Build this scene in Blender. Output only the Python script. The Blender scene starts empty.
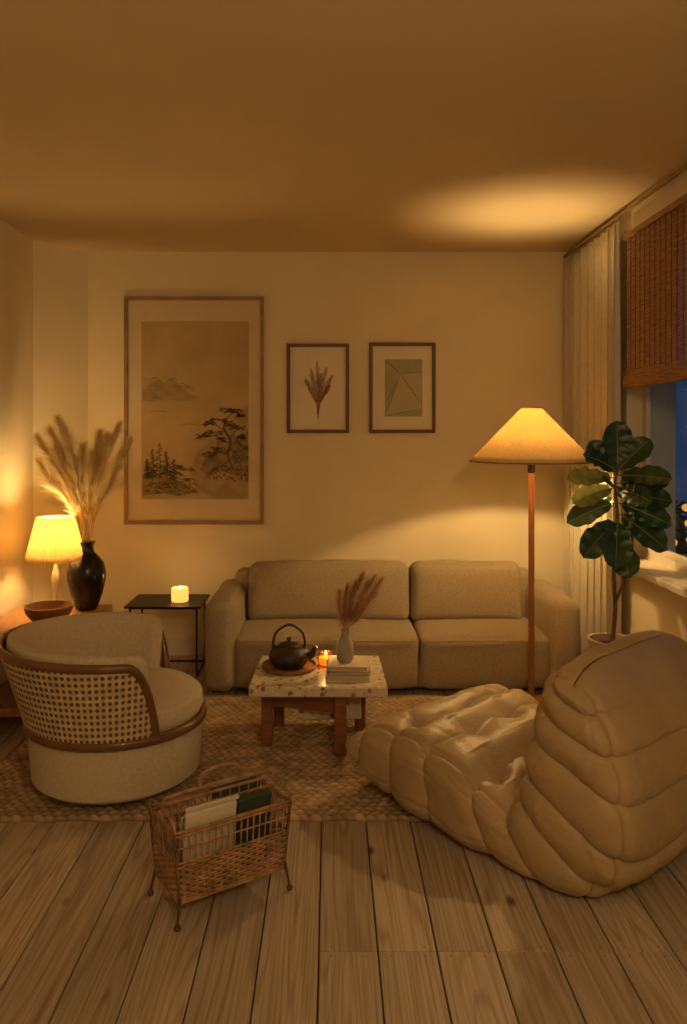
import bpy, math, random
import numpy as np
from mathutils import Vector, noise, Matrix
random.seed(7)
scene = bpy.context.scene
C = scene.collection
pi = math.pi
scene.view_settings.view_transform = 'Standard'

# ------------------------------------------------------------ materials
def M(name, col, rough=.6, var=.12, scale=6, bump=0, bscale=60, metal=0, stretch=(1,1,1), sheen=0,
      transl=0, emit=None, estr=0, spec=.4, coat=0, weave=0, attr=None, detail=4):
    m = bpy.data.materials.new(name); m.use_nodes = True
    nt = m.node_tree; N = nt.nodes; Lk = nt.links
    b = N['Principled BSDF']; out = N['Material Output']
    tc = N.new('ShaderNodeTexCoord'); mp = N.new('ShaderNodeMapping')
    mp.inputs['Scale'].default_value = stretch
    Lk.new(tc.outputs['Object'], mp.inputs['Vector'])
    nz = N.new('ShaderNodeTexNoise'); nz.inputs['Scale'].default_value = scale; nz.inputs['Detail'].default_value = detail
    Lk.new(mp.outputs[0], nz.inputs['Vector'])
    cr = N.new('ShaderNodeValToRGB')
    cr.color_ramp.elements[0].position = .3; cr.color_ramp.elements[1].position = .7
    cr.color_ramp.elements[0].color = [c*(1-var) for c in col]+[1]
    cr.color_ramp.elements[1].color = [min(1, c*(1+var)) for c in col]+[1]
    Lk.new(nz.outputs['Fac'], cr.inputs['Fac'])
    colout = cr.outputs['Color']
    if attr:
        at = N.new('ShaderNodeAttribute'); at.attribute_name = attr
        mx = N.new('ShaderNodeMix'); mx.data_type = 'RGBA'; mx.blend_type = 'MULTIPLY'; mx.inputs[0].default_value = 1
        Lk.new(colout, mx.inputs[6]); Lk.new(at.outputs['Color'], mx.inputs[7]); colout = mx.outputs[2]
    Lk.new(colout, b.inputs['Base Color'])
    b.inputs['Roughness'].default_value = rough; b.inputs['Metallic'].default_value = metal
    b.inputs['Specular IOR Level'].default_value = spec
    b.inputs['Coat Weight'].default_value = coat
    if sheen: b.inputs['Sheen Weight'].default_value = sheen
    if bump:
        n2 = N.new('ShaderNodeTexNoise'); n2.inputs['Scale'].default_value = bscale; n2.inputs['Detail'].default_value = 3
        Lk.new(mp.outputs[0], n2.inputs['Vector'])
        bp = N.new('ShaderNodeBump'); bp.inputs['Strength'].default_value = bump; bp.inputs['Distance'].default_value = .01
        h = n2.outputs['Fac']
        if weave:
            hs = []
            for ax in ('X', 'Z'):
                w = N.new('ShaderNodeTexWave'); w.bands_direction = ax; w.inputs['Scale'].default_value = weave
                w.inputs['Distortion'].default_value = 1.5; w.inputs['Detail'].default_value = 1
                Lk.new(mp.outputs[0], w.inputs['Vector']); hs.append(w.outputs['Fac'])
            a = N.new('ShaderNodeMath'); Lk.new(hs[0], a.inputs[0]); Lk.new(hs[1], a.inputs[1])
            a2 = N.new('ShaderNodeMath'); Lk.new(a.outputs[0], a2.inputs[0]); Lk.new(h, a2.inputs[1]); h = a2.outputs[0]
        Lk.new(h, bp.inputs['Height']); Lk.new(bp.outputs[0], b.inputs['Normal'])
    if emit:
        b.inputs['Emission Color'].default_value = list(emit)+[1]; b.inputs['Emission Strength'].default_value = estr
    if transl:
        t = N.new('ShaderNodeBsdfTranslucent'); Lk.new(colout, t.inputs['Color'])
        ms = N.new('ShaderNodeMixShader'); ms.inputs[0].default_value = transl
        Lk.new(b.outputs[0], ms.inputs[1]); Lk.new(t.outputs[0], ms.inputs[2]); Lk.new(ms.outputs[0], out.inputs['Surface'])
    return m

wall_m = M('wall_plaster', (.76,.66,.47), .9, .03, 3, .08, 90)
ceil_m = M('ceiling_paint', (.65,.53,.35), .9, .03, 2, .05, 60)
trim_m = M('trim_paint', (.70,.62,.50), .5, .03)
sofa_m = M('sofa_fabric', (.49,.39,.265), .95, .13, 90, .6, 220, sheen=.1, weave=150)
cream_m = M('boucle_fabric', (.62,.53,.40), .95, .10, 90, .6, 220, sheen=.1)
leather_m = M('tan_leather', (.40,.290,.165), .46, .12, 5, .22, 70, spec=.42)
wood_m = M('walnut_wood', (.22,.085,.035), .35, .35, 7, .1, 30, stretch=(1,1,6), spec=.5)
oak_m = M('bench_oak', (.42,.20,.08), .4, .25, 8, .08, 30, stretch=(8,1,8))
chairwood_m = M('chair_frame_wood', (.17,.075,.032), .33, .25, 8, coat=.2)
lampwood_m = M('lamp_pole_wood', (.36,.14,.055), .4, .2, 6, stretch=(6,6,1))
blackmetal_m = M('black_metal', (.025,.02,.018), .45, .1, metal=.5)
iron_m = M('cast_iron', (.045,.028,.02), .42, .25, 40, .3, 120, metal=.3)
vase_m = M('black_ceramic', (.018,.014,.012), .22, .3, 10, .06, 20)
white_ceramic = M('stone_ceramic', (.36,.31,.25), .7, .2, 25, .2, 60)
cane_m = M('cane_webbing', (.60,.46,.29), .6, .2, 30)
caneback_m = M('cane_backing_fabric', (.17,.11,.06), .95, .1, 30)
wicker_m = M('rattan_wicker', (.34,.195,.10), .5, .4, 25, .2, 100)
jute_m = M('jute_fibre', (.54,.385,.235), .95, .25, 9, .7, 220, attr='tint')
pampas_m = M('pampas_dried', (.92,.74,.45), .9, .2, 20, transl=.4)
pampas2_m = M('dried_grass_brown', (.46,.27,.15), .9, .3, 20, transl=.3)
stem_m = M('dry_stem', (.45,.32,.15), .8, .2)
curtain_m = M('linen_curtain', (.84,.76,.62), .95, .05, 30, .3, 250, transl=.22, weave=120)
blind_m = M('bamboo_blind', (.38,.21,.10), .7, .45, 12, stretch=(1,1,14), transl=.15)
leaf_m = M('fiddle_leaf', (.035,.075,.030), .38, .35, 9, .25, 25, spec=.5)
leaf2_m = M('fiddle_leaf_lit', (.26,.27,.08), .4, .3, 9, .2, 25, transl=.2)  # brighter copy of the leaf colour, lamplight painted into the lit leaves
bark_m = M('bark', (.16,.09,.05), .9, .3, 20, .4, 60)
pot_m = M('clay_pot', (.42,.34,.27), .85, .15, 12, .3, 60)
soil_m = M('soil', (.03,.02,.012), 1, .4, 40, .6, 60)
mat_m = M('picture_mat_paper', (.64,.53,.36), .9, .04)
print_m = M('aged_paper', (.47,.345,.18), .9, .10, 4)
mat2_m = M('white_mat_paper', (.76,.69,.56), .9, .03)
bigframe_m = M('light_oak_frame', (.34,.19,.085), .5, .2, 10)
dkframe_m = M('mahogany_frame', (.12,.035,.018), .4, .2, 10)
ink_m = M('ink_dark', (.095,.07,.03), .9, .4, 60)
ink2_m = M('ink_wash', (.26,.19,.095), .9, .25, 20)
ink3_m = M('ink_pale_wash', (.365,.27,.145), .9, .15, 12)
rust_m = M('ink_rust', (.32,.16,.085), .9, .3, 30)
sage_m = M('print_sage', (.38,.36,.24), .9, .06, 10)
sageline_m = M('print_line', (.18,.16,.10), .9, .1)
wax_m = M('candle_wax_glow', (.9,.6,.25), .5, .05, emit=(1,.50,.10), estr=1.3)
flame_m = M('candle_flame', (1,.7,.3), .5, 0, emit=(1,.6,.2), estr=10)
bulb_m = M('lamp_bulb', (1,.8,.5), .5, 0, emit=(1,.6,.25), estr=6)
outbulb_m = M('string_bulb_glow', (1,.6,.2), .5, 0, emit=(1,.45,.10), estr=.8)
shade1_m = M('linen_shade', (.78,.62,.36), .85, .08, 60, .3, 240, transl=.32)
shade2_m = M('pleated_shade', (.90,.74,.46), .8, .04, 40, transl=.50)
lampbase_m = M('lamp_base_ceramic', (.62,.5,.32), .4, .1)
bowl_m = M('bowl_wood', (.25,.10,.04), .4, .25, 14)
paper_m = M('magazine_paper', (.62,.56,.47), .6, .05)
page_m = M('page_block', (.52,.42,.31), .9, .25, 60, stretch=(1,1,20))
green_m = M('book_dark_green', (.035,.055,.045), .5, .1)
bookA = M('book_cover_taupe', (.32,.24,.17), .6, .08)
bookB = M('book_cover_linen', (.62,.52,.40), .7, .08)

def terrazzo():
    m = M('terrazzo_stone', (.6,.5,.38), .3, .06)
    nt = m.node_tree; N = nt.nodes; Lk = nt.links; b = N['Principled BSDF']
    tc = N.new('ShaderNodeTexCoord')
    v = N.new('ShaderNodeTexVoronoi'); v.inputs['Scale'].default_value = 42; Lk.new(tc.outputs['Object'], v.inputs['Vector'])
    sep = N.new('ShaderNodeSeparateColor'); Lk.new(v.outputs['Color'], sep.inputs[0])
    r = N.new('ShaderNodeValToRGB'); r.color_ramp.interpolation = 'CONSTANT'
    cs = [(0,(.60,.51,.40)),(.34,(.70,.62,.51)),(.52,(.34,.22,.13)),(.66,(.52,.40,.27)),(.8,(.22,.14,.09)),(.88,(.66,.57,.44))]
    e = r.color_ramp.elements
    e[0].position = 0; e[0].color = list(cs[0][1])+[1]; e[1].position = cs[1][0]; e[1].color = list(cs[1][1])+[1]
    for p, c in cs[2:]:
        x = e.new(p); x.color = list(c)+[1]
    Lk.new(sep.outputs[0], r.inputs['Fac'])
    gt = N.new('ShaderNodeMath'); gt.operation = 'GREATER_THAN'; gt.inputs[1].default_value = .5
    Lk.new(v.outputs['Distance'], gt.inputs[0])
    mx = N.new('ShaderNodeMix'); mx.data_type = 'RGBA'; mx.inputs[7].default_value = (.62,.53,.42,1)
    Lk.new(gt.outputs[0], mx.inputs[0]); Lk.new(r.outputs[0], mx.inputs[6]); Lk.new(mx.outputs[2], b.inputs['Base Color'])
    return m
terr_m = terrazzo()

def floorwood():
    m = bpy.data.materials.new('pine_floor_boards'); m.use_nodes = True
    nt = m.node_tree; N = nt.nodes; Lk = nt.links; b = N['Principled BSDF']
    tc = N.new('ShaderNodeTexCoord'); at = N.new('ShaderNodeAttribute'); at.attribute_name = 'tint'
    sp = N.new('ShaderNodeSeparateColor'); Lk.new(at.outputs['Color'], sp.inputs[0])
    off = N.new('ShaderNodeVectorMath'); off.operation = 'MULTIPLY_ADD'
    off.inputs[1].default_value = (13, 37, 5)
    Lk.new(at.outputs['Color'], off.inputs[0]); Lk.new(tc.outputs['Object'], off.inputs[2])
    mp = N.new('ShaderNodeMapping'); mp.inputs['Scale'].default_value = (7.5, .38, 1); Lk.new(off.outputs[0], mp.inputs[0])
    n0 = N.new('ShaderNodeTexNoise'); n0.inputs['Scale'].default_value = 1.0; n0.inputs['Detail'].default_value = 1.0; Lk.new(mp.outputs[0], n0.inputs['Vector'])
    mu = N.new('ShaderNodeMath'); mu.operation = 'MULTIPLY'; mu.inputs[1].default_value = 120; Lk.new(n0.outputs['Fac'], mu.inputs[0])
    si = N.new('ShaderNodeMath'); si.operation = 'SINE'; Lk.new(mu.outputs[0], si.inputs[0])
    mp2 = N.new('ShaderNodeMapping'); mp2.inputs['Scale'].default_value = (80, 1.6, 60); Lk.new(off.outputs[0], mp2.inputs[0])
    nz = N.new('ShaderNodeTexNoise'); nz.inputs['Scale'].default_value = 1.5; nz.inputs['Detail'].default_value = 6; Lk.new(mp2.outputs[0], nz.inputs['Vector'])
    r1 = N.new('ShaderNodeValToRGB'); e = r1.color_ramp.elements
    e[0].position = .35; e[0].color = (.455,.375,.290,1); e[1].position = 1; e[1].color = (.365,.280,.205,1)
    Lk.new(si.outputs[0], r1.inputs['Fac'])
    r2 = N.new('ShaderNodeValToRGB'); r2.color_ramp.elements[0].position = .3; r2.color_ramp.elements[0].color = (.74,.71,.68,1)
    r2.color_ramp.elements[1].position = .62; r2.color_ramp.elements[1].color = (1.06,1.05,1.04,1)
    Lk.new(nz.outputs['Fac'], r2.inputs['Fac'])
    mx = N.new('ShaderNodeMix'); mx.data_type = 'RGBA'; mx.blend_type = 'MULTIPLY'; mx.inputs[0].default_value = 1
    Lk.new(r1.outputs[0], mx.inputs[6]); Lk.new(r2.outputs[0], mx.inputs[7])
    mp3 = N.new('ShaderNodeMapping'); mp3.inputs['Scale'].default_value = (1, .5, 1); Lk.new(off.outputs[0], mp3.inputs[0])
    vo = N.new('ShaderNodeTexVoronoi'); vo.inputs['Scale'].default_value = 5.5; Lk.new(mp3.outputs[0], vo.inputs['Vector'])
    kr = N.new('ShaderNodeValToRGB'); kr.color_ramp.elements[0].position = .04; kr.color_ramp.elements[0].color = (.34,.22,.15,1)
    kr.color_ramp.elements[1].position = .11; kr.color_ramp.elements[1].color = (1,1,1,1)
    Lk.new(vo.outputs['Distance'], kr.inputs['Fac'])
    mk = N.new('ShaderNodeMix'); mk.data_type = 'RGBA'; mk.blend_type = 'MULTIPLY'; mk.inputs[0].default_value = 1
    Lk.new(mx.outputs[2], mk.inputs[6]); Lk.new(kr.outputs[0], mk.inputs[7])
    mr = N.new('ShaderNodeMapRange'); mr.inputs['To Min'].default_value = .82; mr.inputs['To Max'].default_value = 1.14
    Lk.new(sp.outputs[1], mr.inputs['Value'])
    sc = N.new('ShaderNodeVectorMath'); sc.operation = 'SCALE'; Lk.new(mk.outputs[2], sc.inputs[0]); Lk.new(mr.outputs[0], sc.inputs['Scale'])
    Lk.new(sc.outputs[0], b.inputs['Base Color'])
    b.inputs['Roughness'].default_value = .62; b.inputs['Specular IOR Level'].default_value = .25
    bp = N.new('ShaderNodeBump'); bp.inputs['Strength'].default_value = .25; bp.inputs['Distance'].default_value = .004
    Lk.new(nz.outputs['Fac'], bp.inputs['Height']); Lk.new(bp.outputs[0], b.inputs['Normal'])
    return m
floor_m = floorwood()
gap_m = M('floor_gap_dark', (.012,.008,.005), 1, .1)
nail_m = M('nail_head', (.14,.10,.07), .6, .1)
def glassmat(name, tint=(1,1,1), gl=.1):
    m = bpy.data.materials.new(name); m.use_nodes = True; nt = m.node_tree; N = nt.nodes; Lk = nt.links
    N.remove(N['Principled BSDF'])
    t = N.new('ShaderNodeBsdfTransparent'); t.inputs[0].default_value = list(tint)+[1]
    g = N.new('ShaderNodeBsdfGlossy'); g.inputs['Roughness'].default_value = .02
    ms = N.new('ShaderNodeMixShader'); ms.inputs[0].default_value = gl
    Lk.new(t.outputs[0], ms.inputs[1]); Lk.new(g.outputs[0], ms.inputs[2]); Lk.new(ms.outputs[0], N['Material Output'].inputs['Surface'])
    return m
glass_m = glassmat('window_glass', (.9,.95,1), .05)
amber_m = glassmat('amber_glass', (1,.62,.25), .1)

# ------------------------------------------------------------ mesh builder
def group(name, loc=(0,0,0), rz=0):
    e = bpy.data.objects.new(name, None); e.location = loc; e.rotation_euler = (0,0,rz)
    e.empty_display_size = .1; C.objects.link(e); return e

class MB:
    def __init__(s): s.v = []; s.f = []
    def add(s, vs, fs):
        o = len(s.v); s.v += [tuple(p) for p in vs]; s.f += [tuple(i+o for i in f) for f in fs]
    def box(s, c, d, rz=0, R=None):
        hx, hy, hz = [k/2 for k in d]; vs = []
        m = R if R is not None else Matrix.Rotation(rz, 3, 'Z')
        for x in (-hx,hx):
            for y in (-hy,hy):
                for z in (-hz,hz): vs.append(m @ Vector((x,y,z)) + Vector(c))
        s.add(vs, [(0,1,3,2),(4,6,7,5),(0,4,5,1),(2,3,7,6),(0,2,6,4),(1,5,7,3)]); return s
    def grid(s, fn, nu, nv, cu=False, cv=False):
        vs = [fn(i, j) for i in range(nu) for j in range(nv)]; fs = []
        for i in range(nu if cu else nu-1):
            for j in range(nv if cv else nv-1):
                a = i*nv+j; b = ((i+1) % nu)*nv+j; c = ((i+1) % nu)*nv+(j+1) % nv; d = i*nv+(j+1) % nv
                fs.append((a,b,c,d))
        s.add(vs, fs); return s
    def tube(s, pts, r, n=8, closed=False, flat=1.0, up=None):
        P = [Vector(p) for p in pts]; L = len(P); rs = r if hasattr(r, '__len__') else [r]*L
        T = []
        for i in range(L):
            a = P[(i-1) % L] if (closed or i > 0) else P[0]; b = P[(i+1) % L] if (closed or i < L-1) else P[-1]
            t = (b-a); T.append(t.normalized() if t.length > 1e-9 else Vector((0,0,1)))
        ref = Vector(up) if up else (Vector((0,0,1)) if abs(T[0].z) < .9 else Vector((1,0,0)))
        nrm = (ref - T[0]*ref.dot(T[0])).normalized(); rings = []
        for i in range(L):
            base = Vector(up) if up else nrm
            nn = base - T[i]*base.dot(T[i])
            if nn.length > 1e-4: nrm = nn.normalized()
            bn = T[i].cross(nrm)
            rings.append([P[i] + rs[i]*(math.cos(2*pi*k/n)*nrm + flat*math.sin(2*pi*k/n)*bn) for k in range(n)])
        o = len(s.v); s.grid(lambda i, j: rings[i][j], L, n, closed, True)
        if not closed:
            s.f.append(tuple(o+k for k in range(n))[::-1]); s.f.append(tuple(o+(L-1)*n+k for k in range(n)))
        return s
    def lathe(s, prof, c=(0,0,0), n=40, a0=0):
        s.grid(lambda i, j: (c[0]+prof[j][0]*math.cos(2*pi*i/n), c[1]+prof[j][0]*math.sin(2*pi*i/n), c[2]+prof[j][1]), n, len(prof), True, False)
        return s
    def ribbon(s, pts, wv):
        P = [Vector(p) for p in pts]; W = wv if isinstance(wv, list) else [wv]*len(P)
        s.grid(lambda i, j: P[i]+(Vector(W[i]) * (-.5 if j == 0 else .5)), len(P), 2); return s
    def rbox(s, c, half, r, bulge=(0,0,0), n=14, nz=0, R=None):
        half = Vector(half); seen = {}
        us = [math.sin(pi/2*(2*i/(n)-1)) for i in range(n+1)]
        vs = []; fs = []
        def vid(p):
            k = tuple(round(x, 5) for x in p)
            if k in seen: return seen[k]
            q = Vector((p[0]*half.x, p[1]*half.y, p[2]*half.z))
            inn = Vector([max(-(half[a]-r), min(half[a]-r, q[a])) for a in range(3)])
            d = q-inn; 
            if d.length > 1e-9: q = inn + d.normalized()*r
            for a in range(3):
                o1, o2 = [b for b in range(3) if b != a]
                q[a] += bulge[a]*p[a]*(1-abs(p[o1])**2.5)*(1-abs(p[o2])**2.5)
            if nz:
                nv = noise.noise_vector(q*5+Vector(c)*3)
                q += nv*nz
                q += noise.noise_vector(q*14+Vector(c)*3)*nz*.35
            if R is not None: q = R @ q
            vs.append(q+Vector(c)); seen[k] = len(vs)-1; return seen[k]
        for a in range(3):
            o1, o2 = [b for b in range(3) if b != a]
            for sg in (-1, 1):
                for i in range(n):
                    for j in range(n):
                        ids = []
                        for (x, y) in ((i,j),(i+1,j),(i+1,j+1),(i,j+1)):
                            p = [0,0,0]; p[a] = sg; p[o1] = us[x]; p[o2] = us[y]; ids.append(vid(p))
                        flip = (sg < 0) ^ (a == 1)
                        fs.append(tuple(ids[::-1] if flip else ids))
        s.add(vs, fs); return s
    def build(s, name, mat, parent=None, smooth=True, angle=40, bevel=0, loc=None, rz=0, sub=0, solid=0):
        me = bpy.data.meshes.new(name); me.from_pydata(s.v, [], s.f); me.update()
        if smooth:
            me.polygons.foreach_set('use_smooth', [True]*len(me.polygons))
            me.set_sharp_from_angle(angle=math.radians(angle))
        me.materials.append(mat)
        ob = bpy.data.objects.new(name, me); C.objects.link(ob)
        if parent: ob.parent = parent
        if loc: ob.location = loc
        ob.rotation_euler = (0,0,rz)
        if solid:
            q = ob.modifiers.new('solid', 'SOLIDIFY'); q.thickness = solid; q.offset = 0
        if bevel:
            q = ob.modifiers.new('bevel', 'BEVEL'); q.width = bevel; q.segments = 3; q.limit_method = 'ANGLE'
        if sub:
            q = ob.modifiers.new('sub', 'SUBSURF'); q.levels = sub; q.render_levels = sub
        return ob

def bez(pts, n):
    P = [Vector(p) for p in pts]; P = [P[0]*2-P[1]]+P+[P[-1]*2-P[-2]]; out = []
    seg = len(P)-3
    for k in range(n):
        t = k/(n-1)*seg; i = min(int(t), seg-1); u = t-i
        a, b, c, d = P[i:i+4]
        out.append(.5*((2*b)+(c-a)*u+(2*a-5*b+4*c-d)*u*u+(3*b-a-3*c+d)*u**3))
    return out

# ------------------------------------------------------------ room
XL, XR, YB, YF, H = -1.83, 1.58, 5.26, -1.5, 2.65
T = .12
MB().box(((XL+XR)/2, YB+T/2, H/2), (XR-XL+.6, T, H)).build('wall_back', wall_m, smooth=False)
MB().box((XL-T/2, (YF+4.93)/2, H/2), (T, 4.93-YF, H)).build('wall_left', wall_m, smooth=False)
mb = MB(); p = [(XL,4.93),(-1.59,YB),(-1.59,YB+.05),(XL-T,YB+.05),(XL-T,4.93)]
vs = [(x,y,0) for x,y in p]+[(x,y,H) for x,y in p]; n = 5
mb.add(vs, [tuple(range(n))[::-1], tuple(range(n,2*n))]+[(i,(i+1)%n,(i+1)%n+n,i+n) for i in range(n)])
mb.build('wall_corner', wall_m, smooth=False)
MB().box(((XL+XR)/2, YF-T/2, H/2), (XR-XL+.6, T, H)).build('wall_front', wall_m, smooth=False)
WY0, WY1, WZ0, WZ1, WT = 2.2, 4.26, .80, 2.47, .26
mb = MB()
mb.box((XR+WT/2, (WY1+YB)/2, H/2), (WT, YB-WY1, H))
mb.box((XR+WT/2, (YF+WY0)/2, H/2), (WT, WY0-YF, H))
mb.box((XR+WT/2, (WY0+WY1)/2, WZ0/2), (WT, WY1-WY0, WZ0))
mb.box((XR+WT/2, (WY0+WY1)/2, (WZ1+H)/2), (WT, WY1-WY0, H-WZ1))
mb.build('wall_right', wall_m, smooth=False)
MB().box(((XL+XR)/2, (YF+YB)/2, H+.05), (XR-XL+.7, YB-YF+.3, .1)).build('ceiling', ceil_m, smooth=False)
mb = MB(); tints = []
def board(x0, x1, y0, y1):
    g = .0020; b = .0025; x0 += g; x1 -= g; y0 += g*.3; y1 -= g*.3
    vs = [(x0,y0,-.02),(x1,y0,-.02),(x1,y1,-.02),(x0,y1,-.02),(x0,y0,-b),(x1,y0,-b),(x1,y1,-b),(x0,y1,-b),
          (x0+b,y0+b*.4,0),(x1-b,y0+b*.4,0),(x1-b,y1-b*.4,0),(x0+b,y1-b*.4,0)]
    fs = [(8,9,10,11)]
    for o in (0,4):
        for i in range(4): fs.append((o+i, o+(i+1)%4, o+4+(i+1)%4, o+4+i))
    t = (random.random(), random.random(), random.random(), 1)
    mb.add(vs, fs); tints.extend([t]*12)
bw = .168; nx = int((XR-XL)/bw)+2; x = XL-.05
joints = []
for i in range(nx):
    x0 = max(XL, x+i*bw); x1 = min(XR, x+(i+1)*bw)
    if x1-x0 < .01: continue
    ys = [YF, .4+random.uniform(-.3,.3), 2.27, 4.3+random.uniform(-.3,.5), YB]
    if x0 < -.15: ys = [YF, 1.0+random.uniform(-.3,.3), 4.1+random.uniform(-.6,.6), YB]
    for a, b_ in zip(ys[:-1], ys[1:]):
        board(x0, x1, a, b_)
    for yj in ys[1:-1]:
        for dy in (-.02, .02):
            for dx in (.035, bw-.035): joints.append((x0+dx, yj+dy))
fl = mb.build('floor', floor_m, smooth=False)
ca = fl.data.color_attributes.new('tint', 'FLOAT_COLOR', 'POINT')
ca.data.foreach_set('color', np.array(tints, dtype=np.float32).ravel())
MB().box(((XL+XR)/2, (YF+YB)/2, -.045), (XR-XL+.1, YB-YF, .05)).build('subfloor', gap_m, fl, smooth=False)
mb = MB()
for (jx, jy) in joints:
    if jx < XR-.01: mb.lathe([(0,.0006),(.0022,.0006),(.0026,0)], (jx,jy,0), 8)
mb.build('floor_nails', nail_m, fl)
MB().box(((-1.59+XR)/2, YB-.009, .055), (XR+1.59, .018, .11)).build('baseboard_back', trim_m, smooth=False, bevel=.004)
MB().box((XL+.009, (YF+4.93)/2, .055), (.018, 4.93-YF, .11)).build('baseboard_left', trim_m, smooth=False, bevel=.004)
MB().box((XR-.009, (YF+YB)/2, .055), (.018, YB-YF-.04, .11)).build('baseboard_right', trim_m, smooth=False, bevel=.004)
# window
win = group('window_1', (XR, (WY0+WY1)/2, (WZ0+WZ1)/2))
hy = (WY1-WY0)/2; hz = (WZ1-WZ0)/2; fx = .100
mb = MB()
for sy in (-1,1): mb.box((fx, sy*(hy-.018), 0), (.035,.036,2*hz))
for sz in (-1,1): mb.box((fx, 0, sz*(hz-.025)), (.035,2*hy-.07,.05))
mb.box((fx,0,0),(.035,.05,2*hz-.10))
for s_ in (-1,1):
    yc = s_*(hy/2-.005)
    for sy in (-1,1): mb.box((fx-.006, yc+sy*(hy/2-.042), 0), (.025,.022,2*hz-.11))
    for sz in (-1,1): mb.box((fx-.006, yc, sz*(hz-.065)), (.025,hy-.12,.03))
mb.build('window_frame', trim_m, win, smooth=False, bevel=.003)
MB().box((fx+.005,0,0),(.004,2*hy-.08,2*hz-.1)).build('glass_pane', glass_m, win, smooth=False)
MB().box((XR+.010, (WY0+WY1)/2-.03, WZ0-.015), (.18, WY1-WY0+.02, .035)).build('trim_window_sill', trim_m, smooth=False, bevel=.006)
# bamboo roman blind
B0, B1 = 2.2, 4.17
bl = group('bamboo_blind', (1.545, (B0+B1)/2, 2.08))
mb = MB(); zt, zb = 2.47-2.08, 1.70-2.08; nsl = 74; bwid = B1-B0
for i in range(nsl):
    z = zb+(zt-zb)*i/(nsl-1)
    xo = random.uniform(-.001,.001) + (-.006 if i < 9 else 0)
    mb.box((xo, 0, z), (.003, bwid+random.uniform(-.006,.006), .0085))
for i in range(6): mb.box((-.018, 0, zb+.006+i*.010), (.003, bwid, .0085))
mb.build('slats', blind_m, bl, smooth=False)
mb = MB()
k = int(bwid/.06)
for i in range(k+1):
    y = -bwid/2+.01+i*(bwid-.02)/k
    mb.tube([(-.004,y,zb),(-.004,y,zt)], .0016, 5)
mb.build('weave_threads', M('blind_thread', (.10,.04,.02), .9), bl)
MB().box((0,0,zt+.012),(.03,bwid,.03)).build('head_rail', blind_m, bl, smooth=False)
# curtain + rail
cur = group('linen_curtain', (1.520, 4.715, 1.3))
def cf(i, j):
    y = -.52+1.02*i/259; t = j/29; z = -1.28+2.55*t
    u = y+.012*math.sin(y*17+1)
    ph = u*2*pi/.118
    amp = .034*(1-.2*t)*(.75+.25*math.sin(y*11))
    return (amp*math.sin(ph+.25*math.sin(t*3+y*5)), y+.018*math.sin(ph*2+.6), z)
MB().grid(cf, 260, 30).build('curtain_cloth', curtain_m, cur, solid=.002, angle=180)
MB().tube([(1.535,5.24,2.615),(1.535,2.0,2.615)], .010, 10).build('curtain_rod', bigframe_m)

# ------------------------------------------------------------ outside
og = group('garden_shrub', (2.70, 6.2, -.20))
mb = MB()
for i in range(900):
    a = random.random()*2*pi; r = .5*random.random()**.5; z = random.uniform(.1,1.1)
    c = Vector((r*math.cos(a), r*math.sin(a), z)); d = Vector((random.gauss(0,1),random.gauss(0,1),random.gauss(0,1))).normalized()
    e = d.orthogonal().normalized()
    mb.add([c-d*.05, c+e*.025, c+d*.05, c-e*.025], [(0,1,2,3)])
mb.tube([(0,0,-.3),(0,0,1)], .03, 8)
mb.build('shrub_leaves', leaf_m, og)
mb = MB()
for i in range(7):
    mb.lathe([(0,-.03),(.022,-.02),(.03,0),(.022,.02),(0,.03)], (-.40+random.uniform(0,.5), -.5+random.uniform(-.1,.3), .86+i*.04), 12)
mb.build('string_light_bulbs', outbulb_m, og)
MB().box((6,6,-.35),(8,14,.1)).build('outside_ground', gap_m, smooth=False)

# ------------------------------------------------------------ rug
rx0, rx1, ry0, ry1 = -1.46, 1.22, 3.02, 4.40
NX, NY = 460, 300
xs = np.linspace(rx0, rx1, NX); ys = np.linspace(ry0, ry1, NY); X, Y = np.meshgrid(xs, ys, indexing='ij')
PR = .034
row = np.floor((Y-ry0)/PR); fy = (Y-ry0)/PR-row
ph = X/.042 + .5*(row % 2) + .5*(fy-.5)*np.where(row % 2 == 0, 1, -1)
cell = np.floor(ph)
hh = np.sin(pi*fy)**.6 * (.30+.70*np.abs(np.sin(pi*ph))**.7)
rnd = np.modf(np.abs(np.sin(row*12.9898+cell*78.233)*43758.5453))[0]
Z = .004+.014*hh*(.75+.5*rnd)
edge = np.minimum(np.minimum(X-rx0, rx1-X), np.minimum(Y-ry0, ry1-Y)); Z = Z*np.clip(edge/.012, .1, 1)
Xw = X + .008*np.sin(Y*19)*(1); Yw = Y + .006*np.sin(X*7+1)+.004*np.sin(X*31)
V = np.stack([Xw, Yw, Z], -1).reshape(-1,3)
I = np.arange(NX*NY).reshape(NX,NY); F = np.stack([I[:-1,:-1],I[1:,:-1],I[1:,1:],I[:-1,1:]], -1).reshape(-1,4)
mb = MB(); mb.v = V.tolist(); mb.f = F.tolist()
rug = group('jute_rug', (0,0,0))
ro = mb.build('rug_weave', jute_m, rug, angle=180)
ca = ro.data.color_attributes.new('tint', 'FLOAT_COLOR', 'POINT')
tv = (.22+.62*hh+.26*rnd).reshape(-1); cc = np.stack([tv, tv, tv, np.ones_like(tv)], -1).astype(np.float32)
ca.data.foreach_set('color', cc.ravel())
mb = MB()
for side in (0,1):
    xe = rx0 if side == 0 else rx1; sg = -1 if side == 0 else 1
    for i in range(230):
        y = ry0+(ry1-ry0)*i/229; l = random.uniform(.03,.055); dy = random.gauss(0,.012)
        mb.tube([(xe,y,.008),(xe+sg*l*.5,y+dy*.4,.009),(xe+sg*l,y+dy,.003)], [.004,.0035,.002], 5)
mb.build('fringe', M('jute_fringe', (.36,.24,.13), .95), rug)

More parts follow.
